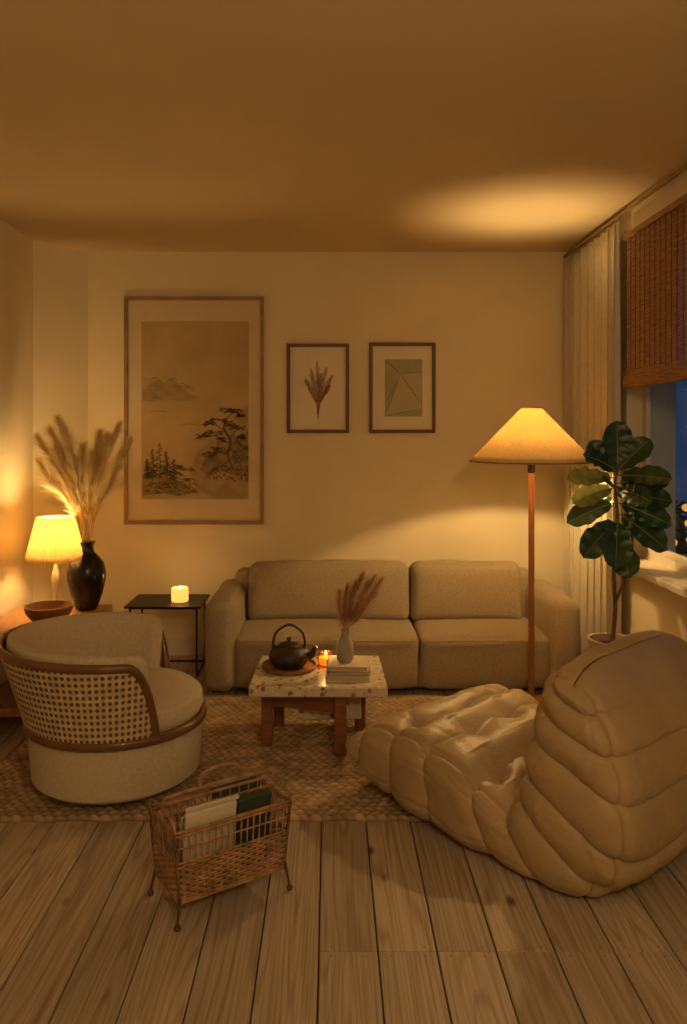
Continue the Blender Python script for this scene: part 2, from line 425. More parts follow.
# ------------------------------------------------------------ sofa
sf = group('beige_sofa', (.345, 4.81, 0))
def sx(x): return x-.345
def cush(name, x0, x1, y0, y1, z0, z1, r, bulge, nz=.006, R=None, n=20, mat=sofa_m):
    return MB().rbox(((x0+x1)/2-.345, (y0+y1)/2-4.87, (z0+z1)/2), ((x1-x0)/2, (y1-y0)/2, (z1-z0)/2), r, bulge, n, nz, R).build(name, mat, sf, angle=180)
cush('base', -.66, 1.36, 4.545, 5.22, .03, .17, .03, (0,0,0), .002)
cush('arm_1', -.700, -.525, 4.50, 5.22, .018, .525, .06, (.012,.012,.010), .005)
cush('arm_2', 1.225, 1.405, 4.50, 5.22, .018, .525, .06, (.012,.012,.010), .005)
cush('seat_cushion_1', -.535, .50, 4.515, 5.02, .03, .33, .045, (0,.015,.015), .005)
cush('seat_cushion_2', .505, 1.235, 4.515, 5.02, .03, .33, .045, (0,.015,.015), .005)
R = Matrix.Rotation(math.radians(-8), 3, 'X')
cush('back_cushion_1', -.50, .485, 4.90, 5.10, .30, .665, .06, (.0,.03,.008), .008, R)
cush('back_cushion_2', .49, 1.17, 4.90, 5.10, .30, .665, .06, (.0,.03,.008), .008, R)
cush('back_frame', -.60, 1.29, 5.06, 5.23, .03, .60, .05, (0,0,0), .003)
mb = MB()
for a, b_ in ((-.53,.495),(.51,1.22)):
    mb.tube([(sx(a+.03), 4.508-4.87, .305),(sx((a+b_)/2), 4.498-4.87,.311),(sx(b_-.03),4.508-4.87,.305)], .0035, 6)
mb.build('seat_piping', sofa_m, sf)
mb = MB()
for px_ in (-.64,1.33):
    for py_ in (4.6,5.16): mb.box((sx(px_), py_-4.87, .015), (.05,.05,.03))
mb.build('feet', blackmetal_m, sf, smooth=False)

# ------------------------------------------------------------ quilted lounge chair
tg = group('leather_lounge_chair', (.070, 3.205, 0), math.atan2(-.737,.676))
W = .88; US = 1.16
# inner profile: nearly flat tufted seat, sharp crease, then an upright backrest
inn = bez([(-.02,.235,0),(.07,.325,0),(.25,.350,0),(.44,.305,0),(.590,.215,0),(.625,.285,0),(.650,.43,0),(.685,.58,0),(.735,.70,0),(.80,.745,0)], 400)
outc = bez([(-.045,.205,0),(.05,.085,0),(.20,.01,0),(.42,-.02,0),(.66,-.02,0),(.88,-.01,0),(1.00,.10,0),(1.025,.27,0),(1.00,.45,0),(.955,.60,0),(.880,.722,0)], 400)
NS, NT = 480, 190
NCH = 11
def se(v, e): return math.copysign(abs(v)**e, v)
def togo(i, j):
    s_ = i/(NS-1); th = 2*pi*j/NT
    k = s_*399; k0 = int(min(k,398)); f = k-k0
    a = inn[k0].lerp(inn[k0+1], f); b_ = outc[k0].lerp(outc[k0+1], f)
    a = Vector((a.x*US,a.y,0)); b_ = Vector((b_.x*US,b_.y,0))
    c = (a+b_)/2; hv = (a-b_)/2
    cv = se(math.cos(th), .50); sv = se(math.sin(th), .42)
    q = s_*NCH + .08*math.sin(s_*31)+.04*math.sin(sv*4+cv*3+s_*12)
    q = max(0, min(NCH, q))
    fr_ = q-math.floor(q); puff = abs(math.sin(pi*fr_))**.46
    end0 = min(1, min(s_, 1-s_)/.05); end = math.sin(end0*pi/2)**.55 if end0 < 1 else 1
    w = sv*(W/2)*(.945+.055*puff)*(.94+.06*end)
    hscale = cv*(.83+.17*puff if cv > 0 else .895+.105*puff)*max(.02, end)
    p = c+hv*hscale
    if s_ > .62:
        kk = (s_-.62)/.38; p.y -= .060*kk*abs(sv)**5; w *= 1-.030*kk
    if cv > .2:
        for wt in (-.26, 0, .26):
            wj = wt+(.13 if int(round(q)) % 2 else -.0)
            dw = (w-wj)/.055; dq = (q-round(q))/.32
            g = math.exp(-(dw*dw+dq*dq)); p -= hv.normalized()*(.042*g*end)
            lean = wj+.05*math.sin(q*3+wt*9)
            p -= hv.normalized()*.011*math.exp(-((w-lean)/.016)**2)*puff*end
    dw = (abs(w)-(W/2-.060))/.010
    if abs(cv) > .6: p -= hv.normalized()*math.copysign(.012*end*math.exp(-dw*dw), cv)
    P3 = Vector((p.x, w, p.y))
    nv = noise.noise(P3*6+Vector((3,1,7)))*.007
    wn = noise.noise(P3*3.5+Vector((5,5,1)))
    cre = math.sin(sv*26+cv*18+8*wn+s_*5)
    nv -= .0065*max(0, cre)**6*(.35+.65*(1-puff))
    nv += noise.noise(Vector((P3.x*16,P3.y*9,P3.z*16)))*.0055
    nv *= end0
    d = Vector((hv.x, 0, hv.y)).normalized()*cv + Vector((0,1,0))*sv
    P3 += d.normalized()*nv
    if P3.z < .018: P3.z = .018+ (P3.z-.018)*.02
    return (P3.x, P3.y+W/2, P3.z)
mb = MB().grid(togo, NS, NT, False, True)
mb.f.append(tuple(range(NT))[::-1]); mb.f.append(tuple((NS-1)*NT+k_ for k_ in range(NT)))
mb.build('quilted_body', leather_m, tg, angle=180)

# ------------------------------------------------------------ barrel armchair
ac = group('cane_barrel_armchair', (-.890, 3.35, .018))
ac.scale = (.965,.965,1)
RZ = .275
mb = MB().lathe([(0,.045),(.335,.045),(.352,.06),(.360,.15),(.362,RZ-.026),(.35,RZ-.013),(0,RZ-.013)], n=72)
mb.build('upholstered_base', cream_m, ac)
mb = MB()
for a in (30,120,210,285): mb.lathe([(0,0),(.017,0),(.024,.05),(0,.05)], (.27*math.cos(math.radians(a)), .27*math.sin(math.radians(a)),0), 14)
mb.build('feet', chairwood_m, ac)
mb = MB(); R_ = .370
mb.tube([(R_*math.cos(2*pi*i/80), R_*math.sin(2*pi*i/80), RZ) for i in range(80)], .020, 10, True, flat=.8, up=(0,0,1))
mb.build('base_ring', chairwood_m, ac)
mb = MB().lathe([(0,.26),(.31,.265),(.345,.288),(.357,.32),(.35,.36),(.325,.381),(.25,.395),(.12,.401),(0,.403)], (.012,0,0), n=72)
mb.build('seat_cushion', cream_m, ac)
A0, A1 = 66, 308; AM = (A0+A1)/2; AH = (A1-A0)/2
def ztop(t):
    u = abs(t); z = .600-.030*u*u
    if u > .84: z -= (z-RZ-.02)*((u-.84)/.16)**2.2
    return z
def RR(t, z):
    k_ = (z-RZ)/.34; back = 1-abs(t)
    return .370+k_*(.045+.075*back**.7)
def shell(t, z, off=0):
    a = math.radians(AM+t*AH); r = RR(t, z)+off
    return Vector((r*math.cos(a), r*math.sin(a), z))
pts = [shell(-1, RZ)]+[shell(t, ztop(t)) for t in np.linspace(-1,1,120)]+[shell(1,RZ)]
MB().tube(pts, .018, 10, flat=.85).build('top_rail', chairwood_m, ac, angle=180)
def pad(i, j):
    t = -1+2*i/99; t *= .985; th = 2*pi*j/32; zt_ = max(RZ+.06, ztop(t*.93)+.028); zb_ = RZ
    zc = (zt_+zb_)/2; hz_ = (zt_-zb_)/2
    z = zc+hz_*se(math.sin(th), .45); e_ = min(1, (1-abs(-1+2*i/99))/.05); e_ = max(.05, math.sin(e_*pi/2))
    thick = .040*e_*(1+.20*math.sin(pi*(z-zb_)/(zt_-zb_+1e-6)))
    off = -.066 + thick*se(math.cos(th), .55)
    p = shell(t, z, off); p += noise.noise_vector(p*7)*.003
    return p
MB().grid(pad, 100, 32, False, True).build('padded_back', cream_m, ac, angle=180)
def bk_(i, j):
    t = -.985+1.97*i/79; zt_ = ztop(t); return shell(t, RZ+(zt_-RZ)*j/11, -.006)
MB().grid(bk_, 80, 12).build('panel_backing', caneback_m, ac, angle=180)
mb = MB(); off = .005
def ribbonST(path, wd):
    pts = [shell(t, z, off) for t, z in path]; W_ = []
    for i in range(len(pts)):
        a = pts[max(0,i-1)]; b_ = pts[min(len(pts)-1,i+1)]; tg_ = (b_-a).normalized() if (b_-a).length > 1e-9 else Vector((0,0,1))
        nr = Vector((pts[i].x, pts[i].y, 0)).normalized(); W_.append(tg_.cross(nr).normalized()*wd)
    mb.ribbon(pts, W_)
zb_ = RZ+.005
nv = 72; dts = 1.97/(nv-1)
for i in range(nv):
    t = -.985+dts*i; zt_ = ztop(t)
    if zt_-zb_ < .02: continue
    ribbonST([(t, zb_+(zt_-zb_)*k_/8) for k_ in range(9)], .0068)
dz = dts*math.radians(AH)*.43
nh = int(.34/dz)+1
for i in range(nh):
    z = zb_+.004+i*dz
    ts = [t for t in np.linspace(-.99,.99,90) if ztop(t) > z]
    if len(ts) > 3: ribbonST([(t, z) for t in ts], .0068)
for sg in (1,-1):
    for i in range(-30, 110):
        path = []
        for k_ in range(30):
            z = zb_+.004+k_*.34/29; t = -.985+(i+.5)*dts+sg*(z-zb_-.004)/dz*dts
            if -.985 < t < .985 and z < ztop(t): path.append((t, z))
            elif path: break
        if len(path) > 2: ribbonST(path, .0034)
mb.build('cane_panel', cane_m, ac, smooth=False)

# ------------------------------------------------------------ coffee table
TZ = .34
ct = group('terrazzo_coffee_table', (-.053, 3.80, .018))
tz = TZ-.018
mb = MB(); ol = [(-.31,-.25),(.31,-.255),(.30,.25),(-.295,.25)]
mb.add([(x,y,tz-.048) for x,y in ol]+[(x,y,tz) for x,y in ol], [(3,2,1,0),(4,5,6,7)]+[(i,(i+1)%4,(i+1)%4+4,i+4) for i in range(4)])
mb.build('stone_top', terr_m, ct, smooth=True, bevel=.008)
mb = MB(); h_ = tz-.048
mb.box((-.24,-.06,h_/2),(.05,.09,h_)); mb.box((.10,-.17,h_/2),(.055,.09,h_))
mb.box((.20,.12,h_/2),(.05,.09,h_)); mb.box((-.20,.18,h_/2),(.05,.08,h_))
mb.box((-.07,-.115,h_-.055),(.34,.03,.08), rz=-.31); mb.box((0,.15,h_-.045),(.40,.03,.07), rz=-.15)
mb.build('wood_legs', wood_m, ct, smooth=False, bevel=.005)
MB().box((.05,.03,h_-.085),(.30,.16,.168)).build('stone_block', terr_m, ct, smooth=False, bevel=.006)

tr = group('round_wood_tray', (-.195, 3.83, TZ))
MB().lathe([(0,0),(.115,0),(.128,.006),(.132,.020),(.127,.021),(.120,.010),(0,.008)], n=48).build('tray_dish', bowl_m, tr)
kt = group('cast_iron_teapot', (-.195, 3.83, TZ+.0085))
MB().lathe([(0,0),(.055,0),(.075,.008),(.096,.035),(.099,.055),(.088,.08),(.06,.098),(.052,.10),(.052,.104),(.048,.108),(.025,.116),(.008,.118),(.008,.124),(.014,.130),(.012,.138),(0,.141)], n=48).build('pot_body', iron_m, kt)
mb = MB(); mb.tube(bez([(.08,0,.045),(.110,-.01,.06),(.120,-.012,.085),(.130,-.014,.10)], 12), [.02-.011*i/11 for i in range(12)], 12)
mb.build('spout', iron_m, kt)
mb = MB(); mb.tube(bez([(-.070,0,.085),(-.076,0,.115),(-.060,0,.165),(-.0,0,.200),(.060,0,.165),(.076,0,.115),(.070,0,.085)], 30), .006, 8)
for s_ in (-1,1): mb.tube([(s_*.072,0,.075),(s_*.074,0,.10)], .010, 8)
mb.build('hoop_handle', iron_m, kt)
vo = group('glass_candle_votive', (-.020, 3.87, TZ))
MB().lathe([(0,.0),(.03,.0),(.04,.02),(.038,.05),(.030,.066),(.028,.066),(.035,.048),(.036,.022),(.026,.006),(0,.006)], n=28).build('votive_glass', amber_m, vo)
MB().lathe([(0,.007),(.028,.008),(.034,.022),(.034,.042),(0,.044)], n=20).build('wax', wax_m, vo)
MB().lathe([(0,.044),(.006,.052),(.005,.062),(0,.076)], n=10).build('flame', flame_m, vo)
bw_ = group('small_tea_bowl', (-.02, 3.98, TZ))
MB().lathe([(0,0),(.02,0),(.035,.02),(.038,.035),(.034,.034),(.028,.012),(0,.008)], n=24).build('bowl', bowl_m, bw_)
bk = group('stack_of_books', (.085, 3.72, TZ), -.03)
z = 0
for i, (w_, d_, h_, m_, r_) in enumerate([(.205,.20,.024,bookB,0),(.195,.19,.020,bookA,.06),(.19,.18,.022,bookB,-.05)]):
    MB().box((0,0,z+h_/2),(w_-.010,d_-.010,h_-.006), rz=r_).build('pages_%d' % (i+1), page_m, bk, smooth=False)
    mb = MB(); mb.box((0,0,z+.0018),(w_,d_,.0036), rz=r_); mb.box((0,0,z+h_-.0018),(w_,d_,.0036), rz=r_)
    mb.box((-(w_/2-.0015)*math.cos(r_),-(w_/2-.0015)*math.sin(r_),z+h_/2),(.003,d_,h_), rz=r_)
    mb.build('cover_%d' % (i+1), m_, bk, smooth=False); z += h_
def plume(mb, spine, start, n, ln, wd=.0022, spread=.8, grav=.35):
    L = len(spine)
    for i in range(n):
        u = start+(1-start)*random.random()**.85; k_ = u*(L-1); k0 = min(int(k_), L-2)
        p = spine[k0].lerp(spine[k0+1], k_-k0); t = (spine[k0+1]-spine[k0]).normalized()
        rdir = Vector((random.gauss(0,1),random.gauss(0,1),random.gauss(0,1))); rdir = (rdir-t*rdir.dot(t)).normalized()
        v = (u-start)/(1-start); l = ln*(.25+.75*math.sin(pi*min(1,.12+v*.80))**.8)*random.uniform(.45,1.2)
        d = (t*1.0+rdir*spread*(1-.25*v)*random.uniform(.3,1.3)).normalized(); w = d.cross(rdir+t*.1)
        if w.length < 1e-4: continue
        w = w.normalized()*wd
        a = p; b_ = p+d*l*.5; c = p+(d+Vector((0,0,-grav*random.random()))+rdir*.15)*l*.95
        mb.add([a-w*.4, a+w*.4, b_+w*.5, b_-w*.5, c], [(0,1,2,3),(3,2,4)])
cv_ = group('ceramic_bud_vase', (.07, 3.71, TZ+.0665))
MB().lathe([(0,0),(.028,0),(.038,.012),(.041,.05),(.036,.085),(.022,.115),(.017,.135),(.021,.148),(.017,.148),(.013,.13),(.02,.10),(0,.09)], n=32).build('vase', white_ceramic, cv_)
mb = MB(); ms_ = MB()
for (dx,dy,dz_) in ((-.03,.03,.25),(.03,-.02,.30),(.08,.02,.30),(.13,0,.31),(.12,.05,.26),(-.01,.05,.22),(.06,0,.34),(.10,-.04,.33),(.0,.0,.28)):
    sp = bez([(0,0,.09),(dx*.12,dy*.12,.15),(dx*.45,dy*.5,dz_*.72),(dx*.9,dy*.9,dz_),(dx*1.2+.01,dy*1.1,dz_+.065)], 22)
    ms_.tube(sp, .0014, 5); plume(mb, sp, .34, 420, .075, .0013, .85, .1)
mb.build('dried_grass', pampas2_m, cv_, smooth=False); ms_.build('stems', stem_m, cv_)

# ------------------------------------------------------------ floor lamp
fl_ = group('floor_lamp', (1.085, 4.31, .018))
MB().lathe([(0,0),(.095,0),(.10,.006),(.095,.012),(.02,.016),(0,.016)], n=40).build('base_disc', lampwood_m, fl_)
MB().tube([(0,0,.015),(0,0,1.36)], .0165, 14).build('pole', lampwood_m, fl_)
MB().lathe([(.0165,1.23),(.02,1.235),(.02,1.28),(.0155,1.285)], n=16).build('collar', blackmetal_m, fl_)
sh = [(.052+.276*t, 1.580-.287*t-.0) for t in [i/10 for i in range(11)]]
MB().lathe(sh, n=64).build('conical_shade', shade1_m, fl_, solid=.002, angle=180)
mb = MB(); mb.tube([(.328*math.cos(2*pi*i/64), .328*math.sin(2*pi*i/64), 1.293) for i in range(64)], .004, 6, True)
mb.tube([(.052*math.cos(2*pi*i/32), .052*math.sin(2*pi*i/32), 1.580) for i in range(32)], .004, 6, True)
for a in (0,120,240):
    c_, s_ = math.cos(math.radians(a)), math.sin(math.radians(a)); mb.tube([(0,0,1.35),(.15*c_,.15*s_,1.46)], .002, 5)
mb.build('shade_rings', bigframe_m, fl_)
MB().lathe([(0,1.37),(.018,1.38),(.03,1.41),(.03,1.435),(.015,1.455),(0,1.46)], n=20).build('bulb', bulb_m, fl_)

# ------------------------------------------------------------ bench + things
bn = group('wooden_bench', (-1.55, 4.27, 0)); BZ = .45; bh = .46
mb = MB(); mb.box((0,0,BZ-.02),(.53,2*bh,.04)); mb.box((.235,0,BZ-.07),(.025,2*bh-.12,.06)); mb.box((-.235,0,BZ-.07),(.025,2*bh-.12,.06))
for sy in (-1,1):
    for s_ in (-1,1): mb.box((s_*.235, sy*(bh-.05), (BZ-.04)/2), (.045,.05,BZ-.04))
    mb.box((0,sy*(bh-.05),BZ-.07),(.43,.025,.06)); mb.box((0,sy*(bh-.05),.12),(.43,.03,.04))
mb.box((0,0,.12),(.40,2*bh-.13,.02))
mb.build('bench_frame', oak_m, bn, smooth=False, bevel=.004)
tl = group('table_lamp', (-1.565, 4.56, BZ))
MB().lathe([(0,0),(.065,0),(.068,.012),(.03,.022),(.016,.04),(.012,.09),(.018,.14),(.026,.18),(.018,.22),(.010,.25),(.008,.34),(0,.34)], n=28).build('lamp_base', lampbase_m, tl)
def shd(i, j):
    a = 2*pi*i/120; t = j/6; r = .165-.062*t+(.0022 if i % 2 else -.0022); return (r*math.cos(a), r*math.sin(a), .290+.245*t)
MB().grid(shd, 120, 7, True, False).build('pleated_shade', shade2_m, tl, solid=.0015, angle=30)
MB().lathe([(0,.36),(.014,.37),(.025,.40),(.02,.43),(0,.44)], n=16).build('bulb', bulb_m, tl)
wb = group('wooden_bowl', (-1.50, 4.27, BZ))
MB().lathe([(0,0),(.05,0),(.09,.02),(.12,.06),(.128,.095),(.122,.095),(.11,.06),(.08,.028),(0,.015)], n=44).build('bowl', bowl_m, wb)
bv = group('black_vase_with_pampas', (-1.400, 4.60, BZ))
MB().lathe([(0,0),(.055,0),(.062,.01),(.090,.09),(.108,.17),(.110,.21),(.098,.265),(.068,.305),(.043,.33),(.038,.36),(.052,.39),(.046,.39),(.032,.36),(.036,.33),(.06,.29),(0,.26)], n=56).build('vase', vase_m, bv)
mb = MB(); ms_ = MB()
for (dx,dy,dz_) in ((-.24,-.02,.96),(-.15,.04,1.06),(-.10,-.05,1.00),(-.03,.05,.90),(-.22,-.06,.82),(.03,-.03,.86),
                      (.10,.02,.96),(.17,-.04,1.02),(.21,.03,.94),(.17,-.07,.80),(.06,.03,.98),(-.15,.0,.90),(-.08,.02,.80),(-.19,.03,1.00)):
    sp = bez([(dx*.02,dy*.02,.28),(dx*.12,dy*.15,.42),(dx*.42,dy*.5,.42+(dz_-.42)*.5),(dx*.80,dy*.9,dz_-.10),(dx*1.12,dy,dz_+.02)], 26)
    ms_.tube(sp, .0018, 5); plume(mb, sp, .34, 1150, .14, .0016, .62, .3)
mb.build('pampas_plumes', pampas_m, bv, smooth=False); ms_.build('stems', stem_m, bv)

# ------------------------------------------------------------ side table
st = group('black_side_table', (-1.00, 4.955, 0))
MB().box((0,0,.42),(.46,.37,.012)).build('table_top', blackmetal_m, st, smooth=False, bevel=.003)
mb = MB()
for s_ in (-1,1):
    for sy in (-1,1): mb.box((s_*.20, sy*.155, .207), (.010,.010,.414))
    mb.box((s_*.20,0,.005),(.010,.30,.010)); mb.box((s_*.20,0,.41),(.010,.30,.010))
for sy in (-1,1): mb.box((0,sy*.155,.41),(.39,.010,.010))
mb.box((0,.155,.005),(.39,.010,.010))
mb.build('frame', blackmetal_m, st, smooth=False)
cd = group('pillar_candle', (-.925, 4.93, .426))
MB().lathe([(0,0),(.048,0),(.052,.006),(.052,.078),(.046,.084),(.040,.076),(0,.070)], n=32).build('wax', wax_m, cd)
MB().lathe([(0,.07),(.005,.078),(.004,.086),(0,.096)], n=10).build('flame', flame_m, cd)

# ------------------------------------------------------------ pictures
def picture(name, x0, x1, z0, z1, fw, fm, matm, dep=.025):
    g = group(name, ((x0+x1)/2, YB, (z0+z1)/2)); w_ = (x1-x0)/2; h_ = (z1-z0)/2
    mb = MB()
    for s_ in (-1,1):
        mb.box((s_*(w_-fw/2), -dep/2-.001, 0), (fw,dep,2*h_)); mb.box((0,-dep/2-.001,s_*(h_-fw/2)), (2*w_-2*fw,dep,fw))
    mb.build('frame', fm, g, smooth=False, bevel=.002)
    MB().box((0,-.006,0),(2*w_-2*fw+.002,.008,2*h_-2*fw+.002)).build('mat_board', matm, g, smooth=False)
    return g
def flat(mb, pts, y): mb.add([(a, y, b_) for a, b_ in pts], [tuple(range(len(pts)))])
def strk(mb, pts, wd, y, n=14):
    P = bez([(a,0,b_) for a,b_ in pts], n)
    W_ = []
    for i in range(n):
        t = (P[min(n-1,i+1)]-P[max(0,i-1)]).normalized(); k_ = math.sin(pi*(.12+.8*i/(n-1)))
        W_.append(Vector((-t.z,0,t.x))*wd*k_)
    mb.ribbon([(p.x,y,p.z) for p in P], W_)
g = picture('landscape_art_print', -1.349, -.434, .862, 2.355, .024, bigframe_m, mat_m)
def L1(px, py): return ((px-194.5)/152, (410.5-py)/152)
pw, ph_ = .352, .583
MB().box((L1(195.5,410)[0],-.0112,L1(195,410.5)[1]),(2*pw,.002,2*ph_)).build('paper_print', print_m, g, smooth=False)
pale = MB(); wash = MB(); ink = MB(); Y1, Y2, Y3 = -.0126, -.0130, -.0134
flat(pale, [L1(*q) for q in ((143,392),(150,384),(158,380),(165,384),(172,378),(180,386),(190,394),(200,398),(190,401),(165,400),(150,402),(143,401))], Y1)
flat(pale, [L1(*q) for q in ((190,470),(198,452),(208,443),(218,430),(228,424),(238,412),(248,406),(248,498),(215,498),(196,488))], Y1)
flat(wash, [L1(*q) for q in ((200,470),(206,455),(214,450),(219,438),(227,446),(233,432),(240,440),(248,430),(248,470),(236,476),(222,470),(210,476))], Y2)
flat(wash, [L1(*q) for q in ((143,476),(152,470),(160,474),(170,470),(178,480),(190,484),(200,492),(180,496),(160,493),(143,496))], Y2)
for q in range(110):
    a = random.uniform(196,246); b_ = random.uniform(432,482); l = random.uniform(3,11)
    if b_ > 490-(a-190)*1.1: strk(ink, [L1(a,b_), L1(min(248,a+l*.5),b_-l*.5), L1(min(248,a+l),b_+l*.2)], .0055, Y3, 8)
for q in range(80):
    a = random.uniform(144,190); b_ = random.uniform(466,495); l = random.uniform(4,11)
    strk(ink, [L1(a,b_), L1(a+l*.5,b_-l*.2), L1(a+l,b_+l*.15)], .0055, Y3, 8)
for q in range(22):
    a = random.uniform(144,186); b_ = random.uniform(380,400); l = random.uniform(5,12)
    strk(wash, [L1(a,b_), L1(a+l*.5,b_-l*.25), L1(a+l,b_+l*.1)], .006, Y2, 8)
strk(ink, [L1(234,470),L1(228,455),L1(231,441),L1(224,428),L1(229,414)], .013, Y3, 20)
for pth in (((229,444),(216,436),(204,438)),((228,440),(237,430),(246,428)),((226,430),(212,424),(204,426)),((227,420),(235,412),(242,413)),((230,455),(218,452),(208,456))):
    strk(ink, [L1(*q) for q in pth], .006, Y3)
for (a,b_,r_) in ((205,436,7),(214,433,8),(209,424,6),(218,420,8),(227,411,8),(236,412,7),(242,415,4),(238,428,7),(230,424,6),(223,440,5),(210,455,6),(217,450,5),(242,437,4)):
    for q in range(15):
        c0 = (min(244,a+random.uniform(-r_,r_)), b_+random.uniform(-2.4,2.4)); l = random.uniform(2,5)
        strk(ink, [L1(c0[0]-l/2,c0[1]+.6), L1(c0[0],c0[1]-.8), L1(min(247,c0[0]+l/2),c0[1]+.6)], .0075, Y3, 6)
for (a, t_, b_) in ((153,450,482),(160,444,484),(167,452,480),(174,460,484),(147,460,482)):
    strk(ink, [L1(a,b_),L1(a+1,(t_+b_)/2),L1(a-1,t_)], .005, Y3)
    for q in range(16):
        z_ = t_+(b_-t_)*q/18; c0 = max(147,a+random.uniform(-1,1)*(1+q*.22)); l = 1.5+q*.14
        strk(ink, [L1(max(144,c0-l),z_+1),L1(c0,z_-.6),L1(c0+l,z_+1)], .007, Y3, 6)
for (a,b_) in ((150,412),(180,425),(190,440)): strk(wash, [L1(a,b_),L1(a+10,b_-1),L1(a+22,b_+1)], .004, Y2)
pale.build('pale_wash', ink3_m, g, smooth=False); wash.build('ink_wash', ink2_m, g, smooth=False); ink.build('ink_lines', ink_m, g, smooth=False)

g = picture('botanical_art_print', -.283, .125, 1.46, 2.046, .022, dkframe_m, mat2_m)
mb = MB()
for k_, (tx, tz_) in enumerate(((-.085,.06),(-.045,.13),(-.005,.185),(.055,.14),(.095,.085),(.02,.10),(.08,.02))):
    sp = [(0,-.20),(tx*.15,-.10),(tx*.55,(tz_-.1)*.4),(tx,tz_),]
    strk(mb, sp, .0035, -.0115, 16)
    P = bez([(a,0,b_) for a,b_ in sp], 40)
    for i in range(14,39):
        for s_ in (-1,1):
            t = (P[i]-P[i-1]).normalized(); d = (t*1.0+Vector((t.z,0,-t.x))*s_*random.uniform(.35,.9)).normalized(); l = (.030*math.sin(pi*(i-11)/29)+.006)*random.uniform(.6,1.2)
            strk(mb, [(P[i].x,P[i].z),(P[i].x+d.x*l*.5,P[i].z+d.z*l*.5),(P[i].x+d.x*l,P[i].z+d.z*l)], .0034, -.0118-.0002*k_, 4)
mb.build('pampas_drawing', rust_m, g, smooth=False)
g = picture('geometric_art_print', .257, .691, 1.46, 2.053, .022, dkframe_m, mat2_m)
def L2(px,py): return ((px-402)/152,(388-py)/152)
mb = MB(); mb.box((.008,-.0112,0),(.245,.002,.375)); mb.build('sage_panel', sage_m, g, smooth=False)
mb = MB(); flat(mb, [L2(*q) for q in ((385,417),(400,374),(421,372),(421,410))], -.0126); mb.build('pale_facet', M('print_sage_light',(.46,.43,.30),.9,.05), g, smooth=False)
mb = MB()
for pth in (((385,416),(400,374)),((400,374),(421,372)),((386,361),(400,374)),((385,416),(421,409)),((400,374),(421,404)),((385,404),(398,380))):
    (a,b_),(c_,d_) = L2(*pth[0]), L2(*pth[1]); strk(mb, [(a,b_),((a+c_)/2,(b_+d_)/2),(c_,d_)], .005, -.0132, 6)
mb.build('facet_lines', sageline_m, g, smooth=False)

# ------------------------------------------------------------ fiddle leaf fig
fg = group('fiddle_leaf_fig', (1.385, 3.93, 0))
MB().lathe([(0,0),(.075,0),(.08,.01),(.112,.42),(.116,.455),(.104,.455),(.098,.42),(0,.415)], n=44).build('planter', pot_m, fg)
MB().lathe([(0,.430),(.06,.428),(.101,.42)], n=30).build('soil', soil_m, fg)
tr1 = bez([(0,0,.41),(.015,0,.6),(.005,-.01,.8),(.03,0,1.0),(.015,0,1.2),(.03,0,1.30)], 40)
tr2 = bez([(.01,0,.62),(.05,-.03,.75),(.08,-.05,.9),(.07,-.06,1.05)], 24)
mb = MB(); mb.tube(tr1, [.012-.006*i/39 for i in range(40)], 8); mb.tube(tr2, [.007]*24, 7)
mb.build('trunk', bark_m, fg)
lf = MB(); lf2 = MB(); rib = MB()
def leaf(base, d, ln, wd, m, droop=.25, face=None):
    d = Vector(d).normalized(); base = Vector(base)
    f_ = Vector(face if face else (-.25,-.75,.6)); side = d.cross(f_).normalized()
    up = side.cross(d).normalized(); n = 18; mcol = 9
    def spn(t): return base+d*ln*(t)+Vector((0,0,-droop*ln*t*t))
    def g_(i, j):
        t = .10+.90*i/(n-1); tt = i/(n-1); s_ = (j/(mcol-1))*2-1
        w = 0
        if 0 < tt < 1:
            w = wd/2*(max(0,math.sin(pi*tt**.85))**.55)*(.60+.50*tt-.10*math.exp(-((tt-.38)/.12)**2))
        return spn(t)+side*w*s_+up*(.20*w*abs(s_)**1.3 + .007*math.sin(tt*26+(0 if s_ > 0 else 1.5))*abs(s_))
    m.grid(g_, n, mcol)
    rib.tube([spn(t)+up*.001 for t in (0,.15,.4,.7,.97)], [.003,.0028,.0022,.0016,.0008], 5)
def at(t): return tr1[int(t*39)]
Ls = [
 (.98,(-.05,-.1,1),.24,.17,0,.0),(.97,(.55,-.3,.75),.24,.15,0,.1),(.95,(-.8,-.2,.55),.23,.13,0,.2),
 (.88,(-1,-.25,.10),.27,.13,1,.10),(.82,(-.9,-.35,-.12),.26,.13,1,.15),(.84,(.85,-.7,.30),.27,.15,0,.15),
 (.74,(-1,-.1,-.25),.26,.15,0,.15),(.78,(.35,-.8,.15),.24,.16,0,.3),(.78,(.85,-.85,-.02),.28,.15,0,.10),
 (.66,(-.75,-.4,-.50),.27,.17,0,.15),(.66,(-.25,-.6,-.55),.26,.18,0,.2),(.68,(.65,-.7,-.40),.27,.17,0,.2),
 (.58,(.10,-.4,-.8),.22,.16,0,.0),(.90,(.3,.7,.4),.24,.15,0,.2),(.7,(-.4,.6,.2),.24,.15,0,.2),
 (.90,(.72,-.9,.10),.29,.14,0,.1),(.82,(-.35,-.8,.3),.22,.15,0,.25),(.92,(-.50,.1,.8),.23,.14,0,.1),(.72,(.75,-.7,-.25),.28,.15,0,.1)]
for (t, d, l, w_, li, dr) in Ls:
    fc = (-.2+random.uniform(-.25,.25), -.75, .55+random.uniform(-.2,.2))
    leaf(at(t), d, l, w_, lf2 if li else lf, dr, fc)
lf.build('leaves', leaf_m, fg, angle=180); lf2.build('lit_leaves', leaf2_m, fg, angle=180); rib.build('leaf_ribs', M('leaf_rib',(.24,.26,.11),.5), fg)

